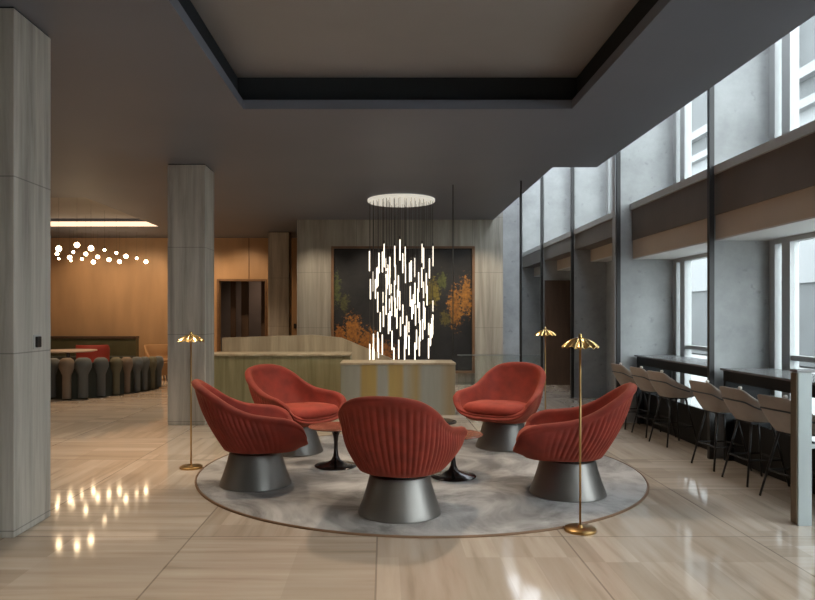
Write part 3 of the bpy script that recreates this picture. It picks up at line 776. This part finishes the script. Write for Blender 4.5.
# round table behind the sofa
t = thing('round_table', 'pale round table top just showing above the curved sofa', 'table', (px(66, 14.2), 14.3, 0))
bm = bmesh.new(); lathe(bm, [(0, .71), (.50, .71), (.56, .725), (.56, .74), (.55, .745), (0, .745)], 48); obj('table_top', bm, MT['tabletop'], t, smooth=False)
bm = bmesh.new(); lathe(bm, [(0, 0), (.28, 0), (.28, .02), (.04, .05), (.04, .709), (0, .709)], 24); obj('pedestal', bm, MT['black'], t)
def tub(name, lab, X, Y, mat, r, h, rz):
    t = thing(name, lab, 'armchair', (X, Y, 0), rz)
    n = 64
    rings = []
    for rr, zz in ((.7, .12), (.85, .14), (.95, .35)): rings.append([Vector((rr*r*math.cos(2*math.pi*i/n), rr*r*math.sin(2*math.pi*i/n), zz)) for i in range(n)])
    def top(i):
        a = 2*math.pi*i/n; return .42+(h-.42)*max(0, min(1, (.75-math.cos(a))/.9))**.6
    for rr, f in ((1.0, .75), (1.0, .96), (.93, 1.0), (.84, .96), (.8, .5)):
        rings.append([Vector((rr*r*math.cos(2*math.pi*i/n), rr*r*math.sin(2*math.pi*i/n), .35+(top(i)-.35)*f)) for i in range(n)])
    rings.append([Vector((.76*r*math.cos(2*math.pi*i/n), .76*r*math.sin(2*math.pi*i/n), .42)) for i in range(n)])
    obj('shell', grid_mesh(rings), mat, t, smooth=True)
    bm = bmesh.new(); lathe(bm, [(0, .421), (r*.7, .421), (r*.74, .45), (r*.66, .48), (0, .49)], 32); obj('seat_cushion', bm, mat, t, smooth=True)
    for a in range(4):
        an = math.pi/4+a*math.pi/2; q = r*.55
        bm = bmesh.new(); tube(bm, [(q*math.cos(an), q*math.sin(an), .13), (1.15*q*math.cos(an), 1.15*q*math.sin(an), .002)], .014, 8); obj('leg', bm, MT['black'], t)
    return t
tub('tub_chair', 'red lounge chair seen behind the curved sofa', px(91, 15.6), 15.7, MT['redfab'], .36, .80, math.radians(100))
tub('tub_chair', 'tan rounded lounge chair at the right end of the curved sofa', px(159, 15.6), 15.6, MT['tan'], .33, .80, math.radians(-60))
# banquette on the far wall
X0, X1 = px(20, 17.2), px(133, 17.2)
t = thing('wall_banquette', 'dark banquette with olive back panels along the far orange wall', 'banquette', ((X0+X1)/2, 17.4, 0))
w = (X1-X0)/2
obj('seat', bxs((-w, w, -.55, .0, .10, .45)), MT['sofabody'], t, bevel=.02)
obj('backrest', bxs((-w, w, .0, .22, .0, .88)), MT['olive'], t, bevel=.01)
obj('top_rail', bxs((-w, w, -.02, .24, .8805, .94)), MT['door'], t)
obj('plinth', bxs((-w+.05, w-.05, -.5, -.005, 0, .0995)), MT['black'], t)
# small wall fitting near the third column
bm = bxs((-.03, .03, -.03, .0, -.06, .06)); o = obj('wall_switch', bm, MT['black']); o.location = (px(295, YB), YB-.0005, pz(326, YB)); tag(o, 'small dark switch on the orange wall beside the distant column', 'switch')
# unseen rear wall behind the camera, closed full width to cut daylight and reflections
struct('wall_near', bxs((XL, 4.1, YN-.2, YN, 0, 5.2)), MT['recess'])

# ------------------------------------------------------------------ lights
def area(name, loc_, size, power, col, rot=(0, 0, 0), sy=None, spread=180):
    l = bpy.data.lights.new(name, 'AREA'); l.energy = power; l.color = col; l.size = size; l.spread = math.radians(spread)
    if sy: l.shape = 'RECTANGLE'; l.size_y = sy
    o = bpy.data.objects.new(name, l); COL.objects.link(o); o.location = loc_; o.rotation_euler = rot; return o
def spot(loc_, power, col=(1, .82, .62), ang=75, tgt=None, blend=.8, size=.06):
    l = bpy.data.lights.new('fill_spot', 'SPOT'); l.energy = power; l.color = col; l.spot_size = math.radians(ang); l.spot_blend = blend; l.shadow_soft_size = size  # unseen spot added to brighten the room, no fitting there
    o = bpy.data.objects.new('fill_spot', l); COL.objects.link(o); o.location = loc_
    if tgt: o.rotation_euler = (Vector(tgt)-Vector(loc_)).to_track_quat('-Z', 'Y').to_euler()
    return o
W = bpy.data.worlds.new('sky'); sc.world = W; W.use_nodes = True
bg = W.node_tree.nodes['Background']; bg.inputs['Color'].default_value = (.90, .95, 1.0, 1); bg.inputs['Strength'].default_value = 6.8

for x, y, p in ((-.6, 2.2, 160), (1.2, 2.4, 130), (-2.6, 1.6, 190), (-2.6, 6.4, 130), (-.9, 7.3, 120), (1.3, 7.5, 120), (.3, 6.0, 150), (0, 9.0, 110), (-1.7, 11.6, 90), (-3.5, 6.5, 190), (-4.5, 9.5, 190)):
    spot((x, y, c-.03), p, tgt=(x, y, 0), ang=95)  # added fill over floor, rug and columns
for x in (-1.4, -.2, 1.0, 2.0): spot((x, 13.3, c-.03), 95, tgt=(x, 14.4, 1.2), ang=80)  # added to lift the stone wall
for x in (-7.6, -6.2, -4.8, -3.6): spot((x, 16.6, c-.03), 75, (1, .70, .42), tgt=(x, 17.9, 1.4), ang=100)  # added warm wash on the orange wall
spot((-2.6, 17.0, c-.03), 60, (1, .70, .42), tgt=(-2.6, 17.9, 2.2), ang=110)
spot((-3.2, YB+1.6, 3.05), 40, (1, .6, .4), tgt=(-3.0, YB+3, 1), ang=120)  # added to brighten the room beyond the opening
for x in (-2.2, -1.0, .4): spot((x, 9.9, c-.03), 70, (1, .84, .62), tgt=(x, 11.3, .5), ang=80)  # added to lift the counter and parapet
for x, y in ((-5, 12.5), (-6.8, 14), (-4, 15)): spot((x, y, c-.03), 200, (1, .68, .42), tgt=(x, y, 0), ang=110)  # added warm fill over the left seating

# ------------------------------------------------------------------ camera
cam = bpy.data.cameras.new('camera'); co = bpy.data.objects.new('camera', cam); COL.objects.link(co)
co.location = (0, 0, H); co.rotation_euler = (math.pi/2, 0, 0)
cam.sensor_width = 36; cam.lens = F*36/815
cam.shift_x = (407.5-VX)/815; cam.shift_y = (VY-300)/815
cam.clip_start = .05; cam.clip_end = 200
sc.camera = co
sc.view_settings.view_transform = 'Standard'; sc.view_settings.look = 'None'; sc.view_settings.gamma = 1; sc.view_settings.use_curve_mapping = False
sc.view_settings.exposure = 0.34
